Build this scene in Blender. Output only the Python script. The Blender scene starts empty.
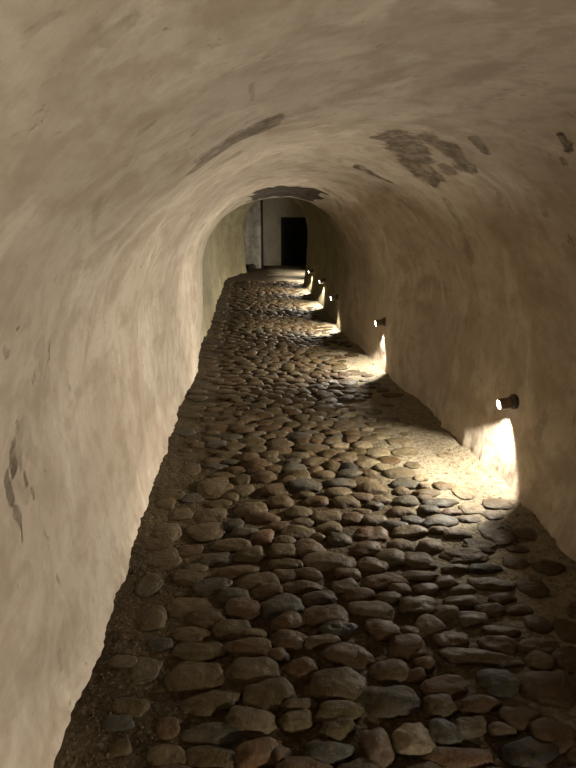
import math, random
import numpy as np

# ------------------------------------------------------------------ tunnel shape (metres, +Y runs down the tunnel)
def interp(t, tab):
    return float(np.interp(t, [a for a, b in tab], [b for a, b in tab]))
XL = [(-4,-.62),(1.3,-.60),(2.5,-.59),(3.7,-.575),(4.7,-.54),(5.6,-.52),(6.7,-.53),(7.5,-.50),(9.1,-.47),(12,-.44),
      (13.4,-.44),(14.1,-.37),(14.8,-.25),(15.9,.14),(15.96,.15),(16.0,-1.4),(18.2,-1.4)]
XR = [(-4,1.6),(2.2,1.58),(2.75,1.57),(3.0,1.59),(3.5,1.53),(4.3,1.53),(4.7,1.48),(5.2,1.45),(5.5,1.47),(6.1,1.48),
      (7.6,1.37),(9.8,1.41),(11.6,1.42),(12.7,1.395),(13.5,1.66),(15,2.05),(16,2.5),(18.2,3.2)]
def smooth(a, b, x):
    t = min(1, max(0, (x-a)/(b-a))); return t*t*(3-2*t)
LIP = 6.85
def section(Y, t):
    """t in 0..1 runs from the foot of the left wall over the crown to the foot of the right wall"""
    xl, xr = interp(Y, XL), interp(Y, XR)
    cx, a = (xl+xr)/2, (xr-xl)/2
    def shape(zs, zc, lean, n):
        if t < .25:
            k = t/.25; return xl - lean*math.sin(k*math.pi/2), zs*k
        if t > .75:
            k = (1-t)/.25; return xr + lean*math.sin(k*math.pi/2), zs*k
        th = (t-.25)/.5*math.pi
        c, s = math.cos(th), math.sin(th)
        return cx-(a+lean)*math.copysign(abs(c)**(2/n), c), zs+(zc-zs)*abs(s)**(2/n)
    near = shape(interp(Y,[(0,.85),(5,.9),(6.8,.95)]), interp(Y,[(-4,2.0),(0,1.98),(3,1.93),(5.2,1.90),(5.9,1.87),(6.85,1.775)]),
                 interp(Y,[(0,.06),(4,.04),(5.8,.0),(6.8,-.05)]), 2.05)
    if Y <= LIP: return near
    zc = interp(Y,[(15.9,2.12),(16.0,2.75)]); zs = interp(Y,[(6,1.15),(15.9,1.1),(16.0,1.6)])
    far = shape(zs, zc, .09, 2.15)
    right = smooth(.5,.72,t)
    w = (1-right) + right*smooth(6.85,10.5,Y)
    return near[0]*(1-w)+far[0]*w, near[1]*(1-w)+far[1]*w
EXPOSURE = 0.0
LCOL = (1.0, .92, .78)
E_AREA = 33
E_SPOT = 98
SPOT_ANG = 108
SPOT_BLEND = .25
SPOT_DIR = (-.56, .14, -.80)
LAMPS = [(3.04, .515, 'nearest and largest of the lit wall lamps, low on the right wall'),
         (5.60, .52, 'second lit wall lamp from the viewer, where the right wall bends inward'),
         (7.68, .48, 'third lit wall lamp from the viewer, middle one of the row'),
         (9.80, .46, 'fourth lit wall lamp from the viewer, a small glowing spot'),
         (11.62, .45, 'farthest lamp in view, tiny glow beside the right edge of the dark doorway'),
         (13.55, .45, 'wall lamp behind the bend, only its light on the floor in view'),
         (15.40, .45, 'last wall lamp before the end chamber, hidden by the bend'),
         (-.12, .52, 'wall lamp just behind the viewer, outside the picture')]
STAINS = """
-0.13 1.98 1.78 -0.01 1.99 1.84 0.06 0.7
-0.01 1.99 1.84 0.09 1.95 1.88 0.055 0.75
-0.07 2.57 1.81 -0.00 2.56 1.84 0.02 0.45
-0.04 2.19 1.83 0.01 2.22 1.85 0.015 0.35
-0.32 3.90 1.59 -0.28 3.75 1.64 0.015 0.6
0.65 2.63 1.93 0.79 2.72 1.90 0.06 0.8
0.76 2.78 1.91 0.92 3.00 1.86 0.07 0.8
0.92 3.13 1.86 1.07 3.21 1.79 0.06 0.8
0.78 2.48 1.91 0.89 2.54 1.87 0.035 0.7
0.89 2.54 1.87 0.99 2.60 1.84 0.04 0.75
0.99 2.60 1.84 1.07 2.73 1.79 0.035 0.75
1.02 2.86 1.82 1.06 2.92 1.80 0.03 0.6
0.75 3.71 1.89 0.88 3.77 1.85 0.03 0.9
0.87 3.81 1.86 0.98 3.84 1.81 0.035 0.9
0.90 2.26 1.88 0.95 2.29 1.86 0.015 0.7
0.95 2.29 1.86 1.00 2.34 1.84 0.015 0.8
0.69 1.82 1.93 0.76 1.87 1.92 .012 0.25
1.01 1.83 1.84 1.04 1.86 1.82 0.009 1
1.06 1.86 1.82 1.09 1.90 1.80 0.012 1
1.11 1.98 1.78 1.14 2.00 1.76 0.008 0.6
1.22 3.35 1.67 1.34 3.41 1.55 0.035 0.4
1.34 3.41 1.55 1.49 3.55 1.30 0.04 0.4
0.95 2.45 1.85 1.04 2.62 1.81 0.02 0.3
-0.65 1.47 0.99 -0.65 1.48 0.91 0.023 0.9
-0.65 1.42 0.92 -0.65 1.43 0.84 0.020 0.8
-0.64 1.53 1.02 -0.65 1.63 0.89 0.029 0.3
-0.65 1.51 0.93 -0.65 1.53 0.89 0.012 0.5
-0.60 1.76 1.20 -0.61 1.80 1.14 0.013 1
-0.58 1.59 1.24 -0.61 1.68 1.16 0.029 0.3
-0.64 2.36 0.92 -0.64 2.37 0.87 0.010 0.8
-0.64 2.02 0.99 -0.64 2.03 0.97 0.009 0.6
-0.55 1.37 1.34 -0.56 1.40 1.32 0.007 0.9
-0.65 1.46 0.76 -0.65 1.45 0.70 0.009 1
-0.65 1.57 0.80 -0.65 1.57 0.77 0.009 0.7
-0.65 1.68 0.81 -0.65 1.73 0.77 0.006 0.7
-0.65 1.71 0.76 -0.65 1.73 0.73 0.006 0.7
-0.57 1.31 1.30 -0.57 1.34 1.28 0.014 0.6
-0.63 1.49 1.05 -0.64 1.51 1.02 0.009 0.6
-0.22 0.66 1.74 -0.19 0.63 1.77 0.007 0.26
-0.19 0.63 1.77 -0.17 0.64 1.78 0.008 0.38
-0.17 0.64 1.78 -0.16 0.66 1.78 0.008 0.45
-0.16 0.66 1.78 -0.14 0.68 1.80 0.006 0.30
-0.15 0.73 1.79 -0.15 0.78 1.79 0.017 0.38
-0.15 0.78 1.79 -0.12 0.77 1.81 0.017 0.38
-0.12 0.70 1.80 -0.13 0.75 1.80 0.014 0.38
-0.11 0.70 1.82 -0.10 0.73 1.82 0.014 0.38
-0.20 0.74 1.76 -0.17 0.72 1.78 0.008 0.34
-0.17 0.80 1.77 -0.19 0.84 1.76 0.007 0.34
-0.23 0.87 1.73 -0.26 0.92 1.71 0.008 0.34
-0.21 0.82 1.75 -0.22 0.83 1.74 0.008 0.22
-0.23 0.73 1.73 -0.24 0.74 1.73 0.004 0.38
-0.23 0.74 1.73 -0.23 0.76 1.73 0.004 0.38
-0.22 0.89 1.74 -0.21 0.88 1.74 0.014 0.19
0.03 1.32 1.87 0.03 1.58 1.87 0.01 0.4
0.19 1.50 1.92 0.22 1.68 1.92 0.008 0.35
0.39 2.28 1.94 0.53 2.25 1.94 0.03 0.25
0.83 5.70 1.82 1.06 5.84 1.70 0.03 0.5
0.99 6.08 1.73 1.11 6.31 1.63 0.02 0.5
0.18 1.06 1.92 0.18 1.08 1.92 0.006 0.5
-0.17 1.19 1.77 -0.19 1.20 1.76 0.015 0.4
-0.21 1.72 1.73 -0.23 2.03 1.71 0.01 0.35
-0.43 2.29 1.51 -0.41 2.42 1.52 0.012 0.3
-0.53 1.68 1.36 -0.60 1.85 1.20 0.012 0.2
-0.34 1.44 1.63 -0.43 1.73 1.52 0.015 0.3
-0.37 1.38 1.60 -0.47 1.73 1.47 0.012 0.2
-0.51 2.92 1.36 -0.53 3.05 1.32 0.005 0.6
1.40 4.52 1.39 1.43 4.55 1.34 0.01 0.6
0.97 3.05 1.84 1.03 3.12 1.81 0.02 0.4
1.29 3.38 1.61 1.31 3.39 1.58 0.01 0.7
1.21 2.69 1.70 1.26 2.75 1.66 0.015 0.4
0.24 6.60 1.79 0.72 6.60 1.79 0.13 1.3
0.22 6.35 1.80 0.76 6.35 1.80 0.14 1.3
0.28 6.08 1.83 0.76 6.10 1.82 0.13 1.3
-0.65 1.50 0.97 -0.65 1.52 0.93 0.02 .45
-0.65 1.44 0.80 -0.65 1.46 0.77 0.018 .7
-0.65 1.55 0.86 -0.65 1.55 0.83 0.010 .7
-0.65 1.50 0.83 -0.65 1.53 0.80 0.02 .35
-0.63 2.9 0.8 -0.63 2.92 0.72 0.010 .6
-0.62 3.3 0.95 -0.62 3.33 0.86 0.012 .5
-0.64 1.62 0.45 -0.64 1.64 0.36 0.012 .5
-0.63 1.5 0.25 -0.63 1.52 0.17 0.015 .4
1.60 2.7 .55 1.6 2.75 .40 .03 .4
1.6 2.5 .75 1.6 2.45 .62 .03 .4
1.58 3.9 .9 1.58 3.92 .7 .03 .35
"""
TABLE = """
-0.447 2.139 0.107 0.134 g
-0.403 1.944 0.124 0.127 t
-0.394 1.668 0.117 0.118 g
-0.408 1.509 0.115 0.07 o
-0.273 1.417 0.078 0.071 b
-0.414 1.357 0.069 0.053 o
-0.195 1.622 0.195 0.123 o
-0.197 1.747 0.191 0.098 o
-0.23 1.837 0.143 0.079 t
-0.073 1.843 0.144 0.107 o
-0.032 1.959 0.152 0.1 b
-0.067 2.048 0.131 0.082 s
-0.13 1.383 0.173 0.072 s
-0.135 1.301 0.172 0.069 o
0.027 1.302 0.149 0.089 r
0.003 1.631 0.183 0.107 o
0.059 1.515 0.173 0.112 o
-0.002 1.737 0.169 0.088 b
0.132 1.962 0.17 0.119 s
0.154 1.866 0.131 0.094 b
0.15 1.766 0.141 0.091 b
0.19 1.626 0.125 0.098 b
0.082 2.055 0.132 0.09 b
-0.136 1.508 0.185 0.094 o
0.027 2.135 0.181 0.095 t
-0.041 2.215 0.177 0.094 b
-0.166 2.129 0.161 0.101 s
-0.269 2.196 0.165 0.099 o
-0.252 2.001 0.187 0.109 t
0.346 1.808 0.144 0.068 k
0.529 1.789 0.144 0.094 b
0.369 1.673 0.189 0.113 b
0.598 1.69 0.138 0.106 b
0.506 1.582 0.138 0.091 t
0.296 1.533 0.191 0.119 o
0.467 1.459 0.199 0.115 s
0.292 1.423 0.154 0.073 o
0.146 1.408 0.118 0.072 o
0.383 1.296 0.097 0.116 p
0.503 1.312 0.115 0.105 c
0.234 1.292 0.155 0.083 s
0.088 1.288 0.055 0.069 b
0.636 1.603 0.074 0.062 b
0.909 1.823 0.14 0.076 g
0.991 1.744 0.143 0.061 b
0.723 1.794 0.121 0.106 t
0.78 1.714 0.141 0.089 b
1.104 1.653 0.154 0.071 t
0.855 1.618 0.285 0.072 t
1.267 1.724 0.104 0.122 t
0.864 1.493 0.149 0.097 s
0.672 1.492 0.162 0.088 b
0.757 1.411 0.142 0.055 b
0.703 1.338 0.11 0.058 g
0.634 1.237 0.215 0.073 r
0.844 1.231 0.173 0.085 k
0.799 1.32 0.084 0.047 t
1.05 1.462 0.198 0.143 b
1.3 2.436 0.178 0.223 t
1.053 2.273 0.226 0.117 t
1.271 2.691 0.147 0.124 c
1.035 2.565 0.184 0.094 s
1.084 2.446 0.146 0.07 t
0.96 2.159 0.122 0.057 s
1.1 2.148 0.159 0.056 k
1.091 2.042 0.18 0.078 t
1.268 2.184 0.115 0.095 t
1.262 2.0 0.125 0.128 t
0.915 1.934 0.163 0.078 t
1.092 1.942 0.113 0.054 b
0.784 2.119 0.175 0.069 t
0.811 2.234 0.154 0.12 t
0.709 1.922 0.153 0.106 t
0.782 2.026 0.107 0.07 b
0.885 2.598 0.12 0.096 k
0.843 2.492 0.178 0.089 t
1.128 1.862 0.118 0.056 b
0.908 2.349 0.12 0.089 t
0.392 2.252 0.229 0.128 t
0.295 2.367 0.164 0.138 b
0.637 2.475 0.166 0.132 r
0.585 2.208 0.142 0.102 t
0.429 2.662 0.176 0.139 t
0.58 2.339 0.149 0.104 b
0.759 2.365 0.121 0.123 t
0.18 2.354 0.138 0.112 o
0.265 2.509 0.187 0.107 t
0.286 2.721 0.145 0.102 t
0.176 2.244 0.161 0.081 o
0.276 2.169 0.129 0.07 b
0.456 2.154 0.129 0.07 t
0.599 2.088 0.19 0.093 b
0.43 2.068 0.116 0.078 o
0.23 2.08 0.187 0.065 b
0.299 1.992 0.164 0.073 s
0.47 1.998 0.13 0.074 b
0.501 1.901 0.176 0.115 t
0.308 1.88 0.182 0.112 b
0.462 2.438 0.112 0.103 k
0.72 2.765 0.103 0.085 k
0.665 2.028 0.106 0.077 t
-0.213 2.58 0.2 0.167 t
-0.431 2.588 0.147 0.167 t
-0.42 2.348 0.174 0.158 t
-0.196 2.758 0.189 0.124 t
0.016 2.792 0.181 0.149 t
0.085 2.685 0.175 0.099 b
-0.086 2.438 0.191 0.101 t
0.082 2.486 0.123 0.114 r
0.008 2.337 0.146 0.094 o
-0.151 2.318 0.163 0.093 s
-0.359 3.34 0.131 0.164 t
-0.073 2.624 0.107 0.114 k
-0.187 3.076 0.209 0.252 t
-0.373 2.773 0.133 0.125 t
-0.287 2.413 0.109 0.09 b
0.359 3.018 0.189 0.147 s
0.573 3.044 0.185 0.112 s
0.175 2.996 0.157 0.132 b
0.309 3.264 0.169 0.097 s
0.11 3.163 0.164 0.118 b
0.48 3.177 0.166 0.093 t
0.46 3.587 0.226 0.115 t
0.671 3.609 0.128 0.083 c
0.465 3.358 0.187 0.088 t
0.561 2.809 0.15 0.109 t
0.397 2.836 0.139 0.099 b
0.54 2.922 0.154 0.081 t
0.663 3.262 0.118 0.112 k
0.189 2.853 0.162 0.099 b
0.665 2.861 0.129 0.101 t
0.981 3.159 0.193 0.134 g
0.978 3.012 0.185 0.099 s
1.076 2.889 0.167 0.092 t
0.906 2.804 0.151 0.109 s
1.106 2.767 0.196 0.086 s
1.293 2.896 0.133 0.166 c
0.952 3.347 0.148 0.103 b
0.779 3.183 0.116 0.081 t
1.14 2.666 0.145 0.06 r
0.754 2.964 0.157 0.107 t
"""

import bpy
from mathutils import Vector, Matrix, noise as mn
random.seed(7)
COL = bpy.context.scene.collection
def nz(x, y, z, s=1.0): return mn.noise(Vector((x*s, y*s, z*s)))

# ------------------------------------------------------------------ materials
def mat(name):
    m = bpy.data.materials.new(name); m.use_nodes = True
    nt = m.node_tree; nt.nodes.clear()
    o = nt.nodes.new('ShaderNodeOutputMaterial'); b = nt.nodes.new('ShaderNodeBsdfPrincipled')
    nt.links.new(b.outputs[0], o.inputs[0])
    return m, nt, b
class G:
    """small helper for node graphs"""
    def __init__(s, nt): s.nt = nt; s.tc = nt.nodes.new('ShaderNodeTexCoord'); s.co = s.tc.outputs['Object']
    def link(s, a, b): s.nt.links.new(a, b)
    def put(s, sock, v):
        if isinstance(v, bpy.types.NodeSocket): s.link(v, sock)
        elif isinstance(v, tuple) and len(v) == 3 and sock.type == 'RGBA': sock.default_value = (*v, 1)
        else: sock.default_value = v
    def scale(s, v, co=None):
        n = s.nt.nodes.new('ShaderNodeMapping'); s.link(co or s.co, n.inputs[0]); n.inputs['Scale'].default_value = v; return n.outputs[0]
    def noise(s, sc, det=5, rough=.55, co=None, dist=0.0):
        n = s.nt.nodes.new('ShaderNodeTexNoise'); s.link(co or s.co, n.inputs['Vector'])
        n.inputs['Scale'].default_value = sc; n.inputs['Detail'].default_value = det
        n.inputs['Roughness'].default_value = rough; n.inputs['Distortion'].default_value = dist
        return n.outputs['Fac']
    def step(s, v, a, b, lo=0.0, hi=1.0):
        n = s.nt.nodes.new('ShaderNodeMapRange'); n.interpolation_type = 'SMOOTHSTEP'
        s.put(n.inputs[0], v)
        for i, q in zip((1, 2, 3, 4), (a, b, lo, hi)): n.inputs[i].default_value = q
        return n.outputs[0]
    def math(s, op, a, b=0.0):
        n = s.nt.nodes.new('ShaderNodeMath'); n.operation = op; s.put(n.inputs[0], a); s.put(n.inputs[1], b); return n.outputs[0]
    def mix(s, f, a, b, mode='MIX'):
        n = s.nt.nodes.new('ShaderNodeMix'); n.data_type = 'RGBA'; n.blend_type = mode
        s.put(n.inputs[0], f); s.put(n.inputs[6], a); s.put(n.inputs[7], b); return n.outputs[2]
    def bump(s, h, st, dist, nrm=None):
        n = s.nt.nodes.new('ShaderNodeBump'); n.inputs['Strength'].default_value = st; n.inputs['Distance'].default_value = dist
        s.put(n.inputs['Height'], h)
        if nrm: s.link(nrm, n.inputs['Normal'])
        return n.outputs[0]

def plaster(name, base, stained, old, marks=True):
    m, nt, b = mat(name); g = G(nt)
    long = g.scale((1.0, .55, 1.0))
    big = g.noise(1.5, 5, .55, long, .4)
    mid = g.noise(5, 7, .62, long, .3)
    fine = g.noise(40, 6, .6)
    grain = g.noise(9, 9, .66, g.scale((1.1, 1.1, .7)), .2)
    c = g.mix(g.step(big, .38, .66, 0, .70), base, old)
    c = g.mix(g.step(mid, .47, .66, 0, .55), c, stained)
    c = g.mix(g.step(g.noise(2.6, 8, .62, g.scale((1, 1, .35)), .8), .56, .70, 0, .42), c, (.22,.175,.12))
    # pale whitewash smears
    c = g.mix(g.step(g.noise(3.1, 6, .6, g.scale((1.3, 1.3, .5)), .5), .54, .66, 0, .45), c, (.53,.475,.39))
    c = g.mix(g.step(grain, .46, .64, 0, .40), c, stained)
    c = g.mix(g.step(g.noise(34, 5, .7, g.scale((1, 1, .6))), .64, .70, 0, .5), c, (.17,.135,.09))
    # small pocks
    spot = g.step(g.noise(14, 6, .7, g.scale((1, 1, .55))), .635, .68, 0, .6)
    c = g.mix(spot, c, (.15,.12,.08))
    c = g.mix(g.step(fine, .35, .65, 0, .16), c, (.25,.205,.15))
    h = g.math('ADD', g.math('MULTIPLY', mid, .6), g.math('MULTIPLY', g.noise(9, 8, .6), .5))
    h = g.math('ADD', h, g.math('MULTIPLY', fine, .10))
    if marks:
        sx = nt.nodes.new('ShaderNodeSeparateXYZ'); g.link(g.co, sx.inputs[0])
        far_tone = g.step(g.math('ADD', sx.outputs[1], g.math('MULTIPLY', g.noise(1.2, 3), 1.4)), 6.2, 8.6)   # plaster turns darker and greener beyond the lip
        c = g.mix(far_tone, c, g.mix(1.0, c, (.34,.34,.24), 'MULTIPLY'))
        a = nt.nodes.new('ShaderNodeAttribute'); a.attribute_name = 'stain'
        s = nt.nodes.new('ShaderNodeSeparateColor'); g.link(a.outputs['Color'], s.inputs[0])
        n2 = g.math('MULTIPLY', g.math('SUBTRACT', g.noise(26, 6, .65), .5), 1.5)
        v = g.math('ADD', s.outputs[0], n2)
        mk = g.math('MULTIPLY', g.step(v, .30, .68), g.step(s.outputs[1], 0, 1.0, .0, 1.0))
        mk = g.math('MULTIPLY', mk, g.step(g.noise(17, 7, .7, g.scale((1, .6, 1)), .4), .33, .62, .45, 1.0))
        c = g.mix(mk, c, (.066,.047,.026))
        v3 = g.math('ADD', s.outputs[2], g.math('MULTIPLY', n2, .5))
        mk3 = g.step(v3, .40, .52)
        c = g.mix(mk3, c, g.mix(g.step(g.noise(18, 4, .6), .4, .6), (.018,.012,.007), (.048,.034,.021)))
        h = g.math('SUBTRACT', h, g.math('MULTIPLY', g.math('ADD', mk, mk3), .12))
    g.link(c, b.inputs['Base Color']); b.inputs['Roughness'].default_value = .92
    b.inputs['Specular IOR Level'].default_value = .25
    g.link(g.bump(h, .7, .017), b.inputs['Normal'])
    return m
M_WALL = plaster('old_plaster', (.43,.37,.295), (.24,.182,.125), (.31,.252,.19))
M_END = plaster('chamber_plaster', (.50,.47,.36), (.34,.30,.23), (.42,.38,.29), False)

M_PIER = plaster('pier_whitewash', (.34,.32,.27), (.12,.105,.08), (.24,.22,.18), False)

def dirt():
    m, nt, b = mat('packed_earth'); g = G(nt)
    c = g.mix(g.step(g.noise(3, 6, .6), .35, .65), (.028,.018,.007), (.052,.036,.016))
    c = g.mix(g.step(g.noise(60, 5, .7), .5, .7, 0, .6), c, (.14,.115,.08))
    c = g.mix(g.step(g.noise(25, 6, .7), .56, .7, 0, .6), c, (.045,.034,.021))
    sx = nt.nodes.new('ShaderNodeSeparateXYZ'); g.link(g.co, sx.inputs[0])
    sy = nt.nodes.new('ShaderNodeSeparateXYZ'); g.link(g.co, sy.inputs[0])
    c = g.mix(g.step(g.math('ADD', sy.outputs[1], g.math('MULTIPLY', g.noise(2, 4), 1.5)), 4.6, 7.6), c, g.mix(1.0, c, (.62,.58,.50), 'MULTIPLY'))   # shade of the far floor painted into the soil colour
    pool_pale = g.math('MULTIPLY', g.step(g.math('ADD', sx.outputs[0], g.math('MULTIPLY', g.noise(2.2, 5), .7)), 1.0, 1.55), g.step(g.noise(30, 6, .7), .30, .60, .35, 1.0))
    c = g.mix(pool_pale, c, (.19,.16,.11))       # pale sandy strip by the right wall, lamp pools brightened in the colour
    g.link(c, b.inputs['Base Color']); b.inputs['Specular IOR Level'].default_value = .1
    g.link(g.step(g.noise(4, 5, .6), .35, .65, .62, .88), b.inputs['Roughness'])
    v = nt.nodes.new('ShaderNodeTexVoronoi'); v.inputs['Scale'].default_value = 55; g.link(g.co, v.inputs['Vector'])
    h = g.math('ADD', g.noise(22, 8, .65), g.math('MULTIPLY', v.outputs['Distance'], -.25))
    g.link(g.bump(h, .9, .02), b.inputs['Normal'])
    return m
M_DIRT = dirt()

def stone(name, c1, c2):
    m, nt, b = mat('cobble_'+name); g = G(nt)
    c = g.mix(g.step(g.noise(6, 6, .6, None, .5), .35, .65), c1, c2)
    c = g.mix(g.step(g.noise(45, 5, .7), .48, .7, 0, .5), c, tuple(min(1, x*1.7) for x in c2))
    c = g.mix(g.step(g.noise(13, 6, .65), .42, .66, 0, .75), c, (.058,.041,.020))          # dried mud
    c = g.mix(1.0, c, (.90,.88,.84), 'MULTIPLY')
    sy = nt.nodes.new('ShaderNodeSeparateXYZ'); g.link(g.co, sy.inputs[0])
    c = g.mix(g.step(g.math('ADD', sy.outputs[1], g.math('MULTIPLY', g.noise(2, 4), 1.5)), 4.6, 7.6), c, g.mix(1.0, c, (.62,.58,.50), 'MULTIPLY'))   # shade of the far floor painted into the stone colour
    g.link(c, b.inputs['Base Color'])
    g.link(g.step(g.noise(9, 5, .6), .3, .7, .46, .76), b.inputs['Roughness']); b.inputs['Specular IOR Level'].default_value = .16
    h = g.math('ADD', g.noise(11, 6, .6), g.math('MULTIPLY', g.noise(70, 5, .7), .18))
    g.link(g.bump(h, .8, .025), b.inputs['Normal'])
    return m
KIND = {'k': ('dark', (0.012,0.010,0.008), (0.020,0.017,0.012)), 's': ('slate', (0.030,0.027,0.020), (0.049,0.044,0.032)),
        'g': ('grey', (0.057,0.046,0.027), (0.082,0.066,0.042)), 't': ('tan', (0.052,0.036,0.018), (0.079,0.057,0.030)),
        'o': ('olive', (0.039,0.028,0.010), (0.059,0.043,0.018)), 'b': ('brown', (0.044,0.025,0.010), (0.065,0.039,0.018)),
        'r': ('red', (0.058,0.029,0.014), (0.080,0.042,0.020)), 'p': ('purple', (0.054,0.033,0.022), (0.069,0.047,0.032)),
        'c': ('pale', (0.109,0.088,0.054), (0.160,0.129,0.081))}
WORD = {'k': 'near-black cobblestone', 's': 'slate grey cobblestone', 'r': 'reddish cobblestone',
        'p': 'purplish cobblestone', 'c': 'pale cobblestone'}
KEYS = list(KIND)
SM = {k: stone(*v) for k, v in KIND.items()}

def plain(name, col, rough=.5, metal=0.0, emit=0.0, ecol=(1,.93,.80)):
    m, nt, b = mat(name); g = G(nt)
    c = g.mix(g.step(g.noise(30, 5, .6), .35, .65), col, tuple(x*.75 for x in col)); g.link(c, b.inputs['Base Color'])
    b.inputs['Roughness'].default_value = rough; b.inputs['Metallic'].default_value = metal
    if emit: b.inputs['Emission Color'].default_value = (*ecol, 1); b.inputs['Emission Strength'].default_value = emit
    return m
M_PLATE = plain('lamp_dark_metal', (.045,.038,.028), .55, .3)
M_BARREL = plain('lamp_bronze', (.24,.18,.12), .42, .5)
M_GLASS = plain('lamp_lit_glass', (.9,.88,.82), .3, 0, 26)
M_DOORWAY_DARK = plain('doorway_dark_paint', (.0025,.002,.0016), .9)  # near-black colour carries the shade of the dark doorway
M_FRAME = plain('dark_frame', (.010,.008,.006), .8)

# ------------------------------------------------------------------ mesh helpers
def tag(o, label=None, cat=None, group=None, kind=None):
    for k, v in (('label', label), ('category', cat), ('group', group), ('kind', kind)):
        if v: o[k] = v
    return o
def make(name, verts, faces, m, parent=None, sm=True):
    me = bpy.data.meshes.new(name); me.from_pydata([tuple(v) for v in verts], [], faces)
    for x in (m if isinstance(m, list) else [m]): me.materials.append(x)
    if sm: me.polygons.foreach_set('use_smooth', [True]*len(me.polygons))
    me.update()
    o = bpy.data.objects.new(name, me); COL.objects.link(o)
    if parent: o.parent = parent
    return o
def empty(name, loc, rz=0):
    o = bpy.data.objects.new(name, None); COL.objects.link(o); o.location = loc; o.rotation_euler = (0,0,rz); o.empty_display_size = .1; return o
def lathe(rows, n=28, cap0=True, cap1=True):
    """rows of (distance along -X, radius)"""
    vs, fs = [], []
    for d, r in rows:
        for i in range(n):
            a = i/n*2*math.pi; vs.append((-d, r*math.cos(a), r*math.sin(a)))
    for k in range(len(rows)-1):
        for i in range(n):
            j = (i+1) % n; fs.append((k*n+i, k*n+j, (k+1)*n+j, (k+1)*n+i))
    if cap0: fs.append(tuple(range(n))[::-1])
    if cap1: fs.append(tuple((len(rows)-1)*n+i for i in range(n)))
    return vs, fs
def tilt(vs, ang, off=(0,0,0)):
    R = Matrix.Rotation(ang, 3, 'Y'); return [R @ Vector(v) + Vector(off) for v in vs]

# ------------------------------------------------------------------ tunnel walls and vault
st = np.array([[float(x) for x in l.split()] for l in STAINS.strip().split('\n')])
ys = list(np.arange(-4, .4, .12))+list(np.arange(.4, 2.4, .0095))+list(np.arange(2.4, 4.2, .018))+list(np.arange(4.2, 6.8, .028))
ys += [6.80,6.82,6.84,6.85,6.8501,6.87,6.90]+list(np.arange(6.94, 9, .045))+list(np.arange(9, 15.9, .08))+[15.9,15.93,15.96,15.98,16.0,16.04]+list(np.arange(16.1,18.15,.1))
NT = 420
ts = [i/NT for i in range(NT+1)]
P = np.zeros((len(ys), NT+1, 3))
for j, Y in enumerate(ys):
    xl, xr = interp(Y, XL), interp(Y, XR)
    cx = (xl+xr)/2
    for i, t in enumerate(ts):
        x, z = section(Y, t)
        nx, nzv = (x-cx)/((xr-xl)/2), max(0, (z-.8))/1.0
        L = math.hypot(nx, nzv) or 1; nx /= L; nzv /= L
        d = .030*nz(x+3, Y*.75, z, 1.1) + .020*nz(x, Y*1.3, z+7, 2.3) + .008*nz(x, Y, z, 6.0)
        if Y > 2.2: d += .012*nz(0, Y*1.0, 3+ t, 3.2)      # rings left by the plasterer's strokes
        d += .0018*nz(x, Y*.8, z, 17)
        foot = max(0, 1-z/.22)
        if foot > 0:
            d -= foot*foot*(.015 + .018*nz(x, Y, 5, 2.7) + .012*nz(x, Y, 9, 11) + .012*nz(x, Y, 9, 29))
            if x > cx and 3.9 < Y < 5.4: d += foot*foot*.03
        P[j, i] = (x+nx*d, Y, z+nzv*d)
        if i in (0, NT): P[j, i, 2] = -.06
gu = np.gradient(P, axis=0); gv = np.gradient(P, axis=1)
N = np.cross(gv, gu); N /= np.linalg.norm(N, axis=2, keepdims=True)+1e-12
if N[100, NT//2, 2] > 0: N = -N
# stain field
flat = P.reshape(-1, 3)
wob = np.array([[mn.noise(Vector(p)*9), mn.noise(Vector(p)*9+Vector((9,2,4))), mn.noise(Vector(p)*9+Vector((3,7,1)))] for p in flat])
SF = np.zeros(len(flat)); SG = np.zeros(len(flat)); SB = np.zeros(len(flat))
for r in st:
    a, b_, rad, s = r[:3], r[3:6], r[6], r[7]
    q = flat+wob*rad*.7; a = a.copy(); b_ = b_.copy()
    if min(a[2], b_[2]) > 1.55 and a[1] > 1.4 and s <= 1.2: q[:, 1] *= .45; a[1] *= .45; b_[1] *= .45    # long along the tunnel
    ab = b_-a; h = np.clip(((q-a)@ab)/(ab@ab+1e-9), 0, 1)
    d = np.linalg.norm(q-a-h[:, None]*ab, axis=1)/rad
    v = np.clip(1.5-d*.9, 0, 1.1)
    if s > 1.2: SB = np.maximum(SB, v)
    else:
        up = v > SF
        SG = np.where(up, s, SG); SF = np.maximum(SF, v)
SG = np.maximum(SG, 0)
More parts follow.
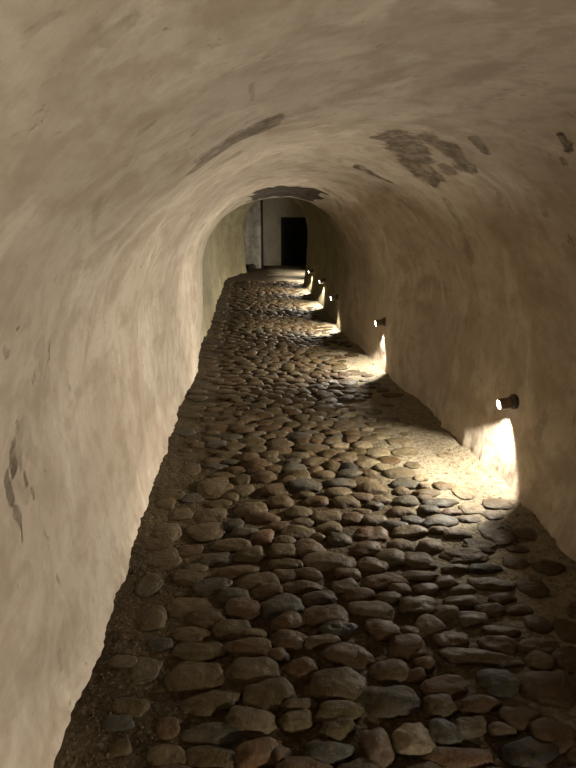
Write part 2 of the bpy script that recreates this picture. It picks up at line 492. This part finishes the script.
# wind the faces so that they look into the tunnel like the normals do
_a, _b, _d = P[100, NT//2], P[100, NT//2+1], P[101, NT//2]
FLIP = np.cross(_b-_a, _d-_a)[2] > 0
def strip(name, i0, i1, label):
    n = i1-i0+1
    idx = np.arange(len(ys)*n).reshape(len(ys), n)
    a = idx[:-1,:-1].ravel(); b = idx[:-1,1:].ravel(); c = idx[1:,1:].ravel(); d = idx[1:,:-1].ravel()
    faces = np.stack([a,d,c,b] if FLIP else [a,b,c,d], 1)
    me = bpy.data.meshes.new(name)
    V = P[:, i0:i1+1].reshape(-1, 3)
    me.vertices.add(len(V)); me.vertices.foreach_set('co', V.ravel())
    me.loops.add(faces.size); me.loops.foreach_set('vertex_index', faces.ravel().astype(np.int32))
    me.polygons.add(len(faces)); me.polygons.foreach_set('loop_start', np.arange(0, faces.size, 4, dtype=np.int32))
    me.update(calc_edges=True); me.validate()
    me.polygons.foreach_set('use_smooth', [True]*len(me.polygons))
    me.materials.append(M_WALL)
    ca = me.color_attributes.new('stain', 'FLOAT_COLOR', 'POINT')
    sel = np.arange(len(flat)).reshape(len(ys), NT+1)[:, i0:i1+1].ravel()
    ca.data.foreach_set('color', np.stack([SF[sel], SG[sel], SB[sel], np.ones(len(sel))], 1).ravel().astype(np.float32))
    me.normals_split_custom_set_from_vertices(N[:, i0:i1+1].reshape(-1, 3).tolist())
    o = bpy.data.objects.new(name, me); COL.objects.link(o)
    return tag(o, label, kind='structure')
iL, iR = NT//4, NT*3//4
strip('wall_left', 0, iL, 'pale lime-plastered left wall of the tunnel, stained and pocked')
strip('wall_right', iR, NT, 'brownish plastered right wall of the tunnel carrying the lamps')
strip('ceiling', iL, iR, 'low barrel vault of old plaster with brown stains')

def quad_wall(name, pts, m, label):
    o = make(name, pts, [(0,1,2,3)], m, sm=False); return tag(o, label, kind='structure')
quad_wall('wall_near', [(-1,-3.98,-.1),(2,-3.98,-.1),(2,-3.98,2.3),(-1,-3.98,2.3)], M_WALL, 'plaster wall closing the tunnel behind the viewer')
# back wall with a doorway hole, with thickness
dx0, dx1, dz = 1.30, 2.10, 1.44
X0, X1, Z1, YB, TH = -2.0, 3.8, 3.2, 18.0, .25
vs = []
for y in (YB, YB+TH):
    vs += [(X0,y,-.1),(dx0,y,-.1),(dx0,y,dz),(dx1,y,dz),(dx1,y,-.1),(X1,y,-.1),(X1,y,Z1),(X0,y,Z1)]
F = [(0,1,2,7),(2,3,6,7),(3,4,5,6)]
F2 = [tuple(8+i for i in f[::-1]) for f in F]
side = [(1,9,10,2),(2,10,11,3),(3,11,12,4)]
tag(make('wall_back', vs, F+F2+side, M_END, sm=False), 'pale plastered wall closing the far end of the tunnel', kind='structure')
def box(x0,x1,y0,y1,z0,z1):
    return [(x0,y0,z0),(x1,y0,z0),(x1,y1,z0),(x0,y1,z0),(x0,y0,z1),(x1,y0,z1),(x1,y1,z1),(x0,y1,z1)], \
        [(0,3,2,1),(4,5,6,7),(0,1,5,4),(1,2,6,5),(2,3,7,6),(3,0,4,7)]
def boxes(bs):
    V, Fq = [], []
    for b in bs:
        v, f = box(*b); k = len(V); V += v; Fq += [tuple(k+i for i in q) for q in f]
    return V, Fq
planks = [(dx0+.06+i*.17, dx0+.06+i*.17+.165, YB+.16, YB+.20, 0, dz-.06) for i in range(4)]
door = make('doorway_shade_1', *boxes(planks), M_DOORWAY_DARK, sm=False)
tag(door, 'low dark doorway in the back wall, its darkness painted on planks', kind='structure')
make('door_frame', *boxes([(dx0-.03,dx0+.055,YB-.02,YB+.22,-.02,dz+.03),(dx1-.055,dx1+.03,YB-.02,YB+.22,-.02,dz+.03),(dx0+.055,dx1-.055,YB-.02,YB+.22,dz-.05,dz+.03)]), M_FRAME, door, False)
make('shade_plank_hinge', *boxes([(dx0+.07,dx0+.40,YB+.145,YB+.16,.25,.30)]), M_FRAME, door, False)
make('shade_plank_hinge', *boxes([(dx0+.07,dx0+.40,YB+.145,YB+.16,1.12,1.17)]), M_FRAME, door, False)

# rough pier standing free before the back wall
def pier():
    x0, x1, y0, y1, h = .0, .60, 17.15, 17.6, 2.9
    V, Fq = [], []; n, rows = 10, 60
    for k in range(rows+1):
        z = -.05+k/rows*h
        ring = []
        for a, b, s in ((x0,y0,0),(x1,y0,1),(x1,y1,2),(x0,y1,3)):
            c, d = [(x1,y0),(x1,y1),(x0,y1),(x0,y0)][s]
            for i in range(n):
                u = i/n; x, y = a+(c-a)*u, b+(d-b)*u
                if i == 0: x += .02*(1 if x < .3 else -1); y += .02*(1 if y < 17.3 else -1)
                w = .03*mn.noise(Vector((x*5,y*5,z*4)))+.012*mn.noise(Vector((x*14,y*14,z*14)))
                ring.append((x+w, y+w, z))
        V += ring
    m = 4*n
    for k in range(rows):
        for i in range(m):
            j = (i+1) % m; Fq.append((k*m+i, k*m+j, (k+1)*m+j, (k+1)*m+i))
    Fq.append(tuple(rows*m+i for i in range(m)))
    return V, Fq
tag(make('trim_1', *boxes([(.62,.68,17.30,17.42,-.05,2.9)]), M_FRAME, sm=False), 'thin dark upright strip on the right of the far pier', kind='structure')  # narrow dark strip along the right side of the pier
tag(make('wall_pier', *pier(), M_PIER), 'rough whitewashed masonry pier beside the far left corner', kind='structure')

# ------------------------------------------------------------------ floor
def gz(x, y):
    z = .014*nz(x, y, 0, 1.6)+.008*nz(x, y, 4, 5)+.003*nz(x, y, 2, 18)
    if y < 15.5:
        e = min(x-interp(y, XL), interp(y, XR)-x)
        z += .022*max(0, 1-e/.22)*(1+.6*nz(x, y, 8, 6))
    return z
fy = list(np.arange(-4, .7, .15))+list(np.arange(.7, 3.2, .014))+list(np.arange(3.2, 6, .025))+list(np.arange(6, 18.3, .07))
NX = 190
V = []
for y in fy:
    a, b = interp(y, XL)-.12, interp(y, XR)+.12
    for i in range(NX+1):
        x = a+(b-a)*i/NX; V.append((x, y, gz(x, y)))
Fq = [(j*(NX+1)+i, j*(NX+1)+i+1, (j+1)*(NX+1)+i+1, (j+1)*(NX+1)+i) for j in range(len(fy)-1) for i in range(NX)]
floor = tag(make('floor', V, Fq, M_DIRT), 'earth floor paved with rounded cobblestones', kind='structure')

# ------------------------------------------------------------------ cobblestones
import bmesh
def ico(n):
    bm = bmesh.new(); bmesh.ops.create_icosphere(bm, subdivisions=n, radius=1)
    vs = [v.co.copy() for v in bm.verts]; fs = [tuple(v.index for v in f.verts) for f in bm.faces]; bm.free(); return vs, fs
ICO = {n: ico(n) for n in (2, 3, 4)}
def cobble(x, y, lx, ly, seed, hgt, sub):
    """one water-worn stone bedded in the earth"""
    vs, fs = ICO[sub]; out = []
    rnd = random.Random(seed); rot = rnd.uniform(-.22, .22); c, s = math.cos(rot), math.sin(rot)
    g0 = gz(x, y); sx, sy = rnd.uniform(-.5, .5)*hgt*.5, rnd.uniform(-.35, .35)*hgt*.5
    e = rnd.uniform(.72, .95)
    for v in vs:
        p = [math.copysign(abs(q)**e, q) for q in v]
        k = 1+.27*mn.noise(Vector(v)*1.1+Vector((seed*1.7, 3, 1)))+.12*mn.noise(Vector(v)*2.4+Vector((seed*2.3, 1, 8)))+.02*mn.noise(Vector(v)*7+Vector((seed, 1, 8)))
        X, Y, Z = p[0]*lx/2*k, p[1]*ly/2*k, p[2]*hgt*k
        Z += (sx*p[0]+sy*p[1])
        Zc = g0 + Z
        if Zc < g0-.03: Zc = g0-.03
        out.append((x+X*c-Y*s, y+X*s+Y*c, Zc))
    return out, fs
stones = []
for l in TABLE.strip().split('\n'):
    a = l.split(); stones.append([float(q) for q in a[:4]]+[a[4]])
photo_n = len(stones)
rnd = random.Random(3)
def clear(x, y, lx, ly, fac):
    for q in stones:
        dx = abs(x-q[0])/((lx+q[2])/2); dy = abs(y-q[1])/((ly+q[3])/2)
        if dx*dx+dy*dy < fac*fac: return False
    return True
tries = 0
y = .5
while tries < 30000:
    tries += 1
    y = .45+(13.6-.45)*rnd.random()**1.25
    a, b = interp(y, XL), interp(y, XR)
    x = rnd.uniform(a+.10, b-.12)
    edge = min(x-a, (b-x)*.9)
    lx = rnd.uniform(.10, .19)*(1 if tries < 14000 else .75); ly = lx*rnd.uniform(.5, .85)
    if edge < .34 and rnd.random() < .90: continue
    if 3.0 < y < 4.6 and x > .85 and rnd.random() < .85: continue
    if 5.2 < y < 6.6 and x > .55 and rnd.random() < .6: continue
    if not clear(x, y, lx, ly, .86 if y < 4 else .82): continue
    if sum(1 for q in stones) > 1400: break
    stones.append([x, y, lx, ly, rnd.choice('ccg' if (3.0 < y < 4.6 and x > .8) else 'ttttttoobbbbsg')])
def hgt_of(i, q):
    x, y = q[0], q[1]
    e = min(x-interp(y, XL), (interp(y, XR)-x))
    h = .026+.24*min(q[2], q[3])*.35
    h *= .35+.65*smooth(.28, .62, e)
    if 3.1 < y < 4.6: h *= .55+.45*smooth(1.15, .7, x) if x < 1.15 else .5
    return h
def seen(q):
    x, y = q[0], q[1]
    return y > 1.25 and -.6 < x < .70*y+.25
order = sorted([i for i, q in enumerate(stones) if seen(q)], key=lambda i: -stones[i][2]*stones[i][3]*1.6/((stones[i][0]**2+stones[i][1]**2+2.56)**1.5))
top = set(order[:100])
V, Fq, MI = [], [], []
for i, q in enumerate(stones):
    sub = 4 if i in top else (3 if q[1] < 5.5 else 2)
    v, f = cobble(q[0], q[1], q[2]*1.07, q[3]*1.07, i+1, hgt_of(i, q), sub)
    if i in top:
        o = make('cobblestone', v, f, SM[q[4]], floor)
        if q[4] in WORD: o['label'] = WORD[q[4]]
    else:
        k = len(V); V += v; Fq += [tuple(k+w for w in t) for t in f]; MI += [KEYS.index(q[4])]*len(f)
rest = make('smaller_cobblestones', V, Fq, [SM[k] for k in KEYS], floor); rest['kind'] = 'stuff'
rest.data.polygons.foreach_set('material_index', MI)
print('stones', len(stones))

# grit and crumbs swept to the feet of the walls
V, Fq = [], []
vs8, fs8 = ICO[2][0][:12], None
bm = bmesh.new(); bmesh.ops.create_icosphere(bm, subdivisions=1, radius=1); i1v = [v.co.copy() for v in bm.verts]; i1f = [tuple(w.index for w in f.verts) for f in bm.faces]; bm.free()
rnd = random.Random(11)
for k in range(2600):
    y = .9+11*rnd.random()**1.8; a, b = interp(y, XL), interp(y, XR)
    r = rnd.random()
    off = abs(rnd.gauss(0, .16))
    x = a+.03+off if r < .5 else (b-.03-off if r < .92 else rnd.uniform(a, b))
    s = rnd.uniform(.0015, .005)*(1 if rnd.random() < .93 else 1.8)
    z = gz(x, y); n = len(V); e = [rnd.uniform(.6, 1.3) for _ in range(3)]
    V += [(x+v.x*s*e[0], y+v.y*s*e[1], z+s*.4+v.z*s*e[2]) for v in i1v]; Fq += [tuple(n+w for w in f) for f in i1f]
tag(make('loose_grit', V, Fq, [SM['t']], floor), 'pale crumbs of grit', kind='stuff')

def rubble(name, x, y, s, key, label, seed, flat_=.7):
    vs, fs = ICO[3]; z = gz(x, y)+s*flat_*.55; out = []
    for v in vs:
        k = 1+.35*mn.noise(Vector(v)*1.3+Vector((seed*3.1,0,0)))+.15*mn.noise(Vector(v)*3+Vector((seed,5,0)))
        out.append((v.x*s*k, v.y*s*k*.8, v.z*s*flat_*k))
    o = make(name, out, fs, SM[key]); o.location = (x, y, z); return tag(o, label, 'stone')
rubble('rock', .30, 17.0, .15, 'k', 'dark lump of rock at the foot of the far pier', 1, .6)
for i, (x, y, s, k, lab) in enumerate([
    (-.50, 1.83, .013, 'r', 'reddish stone chip lying on the earth close to the left wall'),
    (-.53, 2.24, .013, 'k', 'dark chip tucked against the foot of the left wall'),
    (1.33, 2.47, .022, 'k', 'dark lump of stone near the foot of the right wall'),
    (-.40, 3.0, .02, 'k', 'small dark stone by the left wall above the flat grey cobbles')]):
    rubble('stone_chip', x, y, s, k, lab, i+5)

# ------------------------------------------------------------------ wall lamps
def wall_x(y, z):
    j = min(range(len(ys)), key=lambda k: abs(ys[k]-y)); col = P[j, iR:]
    k = min(range(len(col)), key=lambda q: abs(col[q, 2]-z)); return col[k, 0]
TILT = -math.radians(11)
def make_lamp():
    r = empty('wall_lamp', (0,0,0))
    make('wall_plate', *lathe([(-.03,.046),(.010,.046),(.014,.043),(.016,.034),(.034,.030)]), M_PLATE, r)
    v, f = lathe([(.018,.026),(.022,.033),(.030,.035),(.088,.035),(.094,.034),(.096,.031),(.090,.029)], cap1=False)
    make('barrel', tilt(v, TILT), f, M_BARREL, r)
    v, f = lathe([(.0905,.0288),(.094,.027),(.0975,.021),(.0995,.011),(.1000,.002)], cap0=True)
    make('lens', tilt(v, TILT), f, M_GLASS, r)
    v, f = lathe([(.0,.0075),(.002,.007),(.0024,.006)], 20)
    v = [Vector((p[1]-.056, p[2], p[0]-.0325+TZ)) for p in v]
    make('lower_lens', tilt(v, TILT), f, M_GLASS, r)
    a = bpy.data.lights.new('lens_light', 'AREA'); a.shape = 'DISK'; a.size = .05; a.energy = E_AREA; a.color = LCOL
    ao = bpy.data.objects.new('lens_light', a); COL.objects.link(ao); ao.parent = r
    ao.location = tilt([Vector((-.104,0,0))], TILT)[0]
    d = Vector((-1, 0, .04)); a.spread = math.radians(158); ao.rotation_euler = d.to_track_quat('-Z', 'Y').to_euler()
    s = bpy.data.lights.new('lower_lens_light', 'SPOT'); s.energy = E_SPOT; s.color = LCOL; s.shadow_soft_size = .010
    s.spot_size = math.radians(SPOT_ANG); s.spot_blend = SPOT_BLEND
    so = bpy.data.objects.new('lower_lens_light', s); COL.objects.link(so); so.parent = r
    so.location = (-.034, 0, -.054)
    d = Vector(SPOT_DIR).normalized(); so.rotation_euler = d.to_track_quat('-Z', 'Y').to_euler()
    return r
TZ = 0
def copy_tree(o, parent=None):
    c = o.copy(); COL.objects.link(c); c.parent = parent
    for ch in list(o.children): copy_tree(ch, c)
    return c
proto = make_lamp()
for i, (y, z, label) in enumerate(LAMPS):
    o = proto if i == 0 else copy_tree(proto)
    o.location = (wall_x(y, z)-.004, y, z)
    tag(o, label, 'wall lamp', 'small spot lamps low on the right wall')

# ------------------------------------------------------------------ camera and picture settings
W = bpy.data.worlds.new('dark'); W.use_nodes = True; bpy.context.scene.world = W
W.node_tree.nodes['Background'].inputs[0].default_value = (0,0,0,1)
cam = bpy.data.cameras.new('camera'); co = bpy.data.objects.new('camera', cam); COL.objects.link(co)
yaw, pitch = math.radians(4.725), math.radians(17.124)
co.location = (0, 0, 1.6); co.rotation_euler = (math.pi/2-pitch, 0, -yaw)
cam.sensor_fit = 'VERTICAL'; cam.sensor_height = 36; cam.lens = 555/768*36; cam.clip_start = .02
sc = bpy.context.scene; sc.camera = co
sc.view_settings.view_transform = 'Standard'; sc.view_settings.look = 'None'; sc.view_settings.gamma = 1
sc.view_settings.exposure = EXPOSURE
sc.cycles.max_bounces = 12; sc.cycles.diffuse_bounces = 10; sc.cycles.sample_clamp_indirect = 4; sc.cycles.use_denoising = True
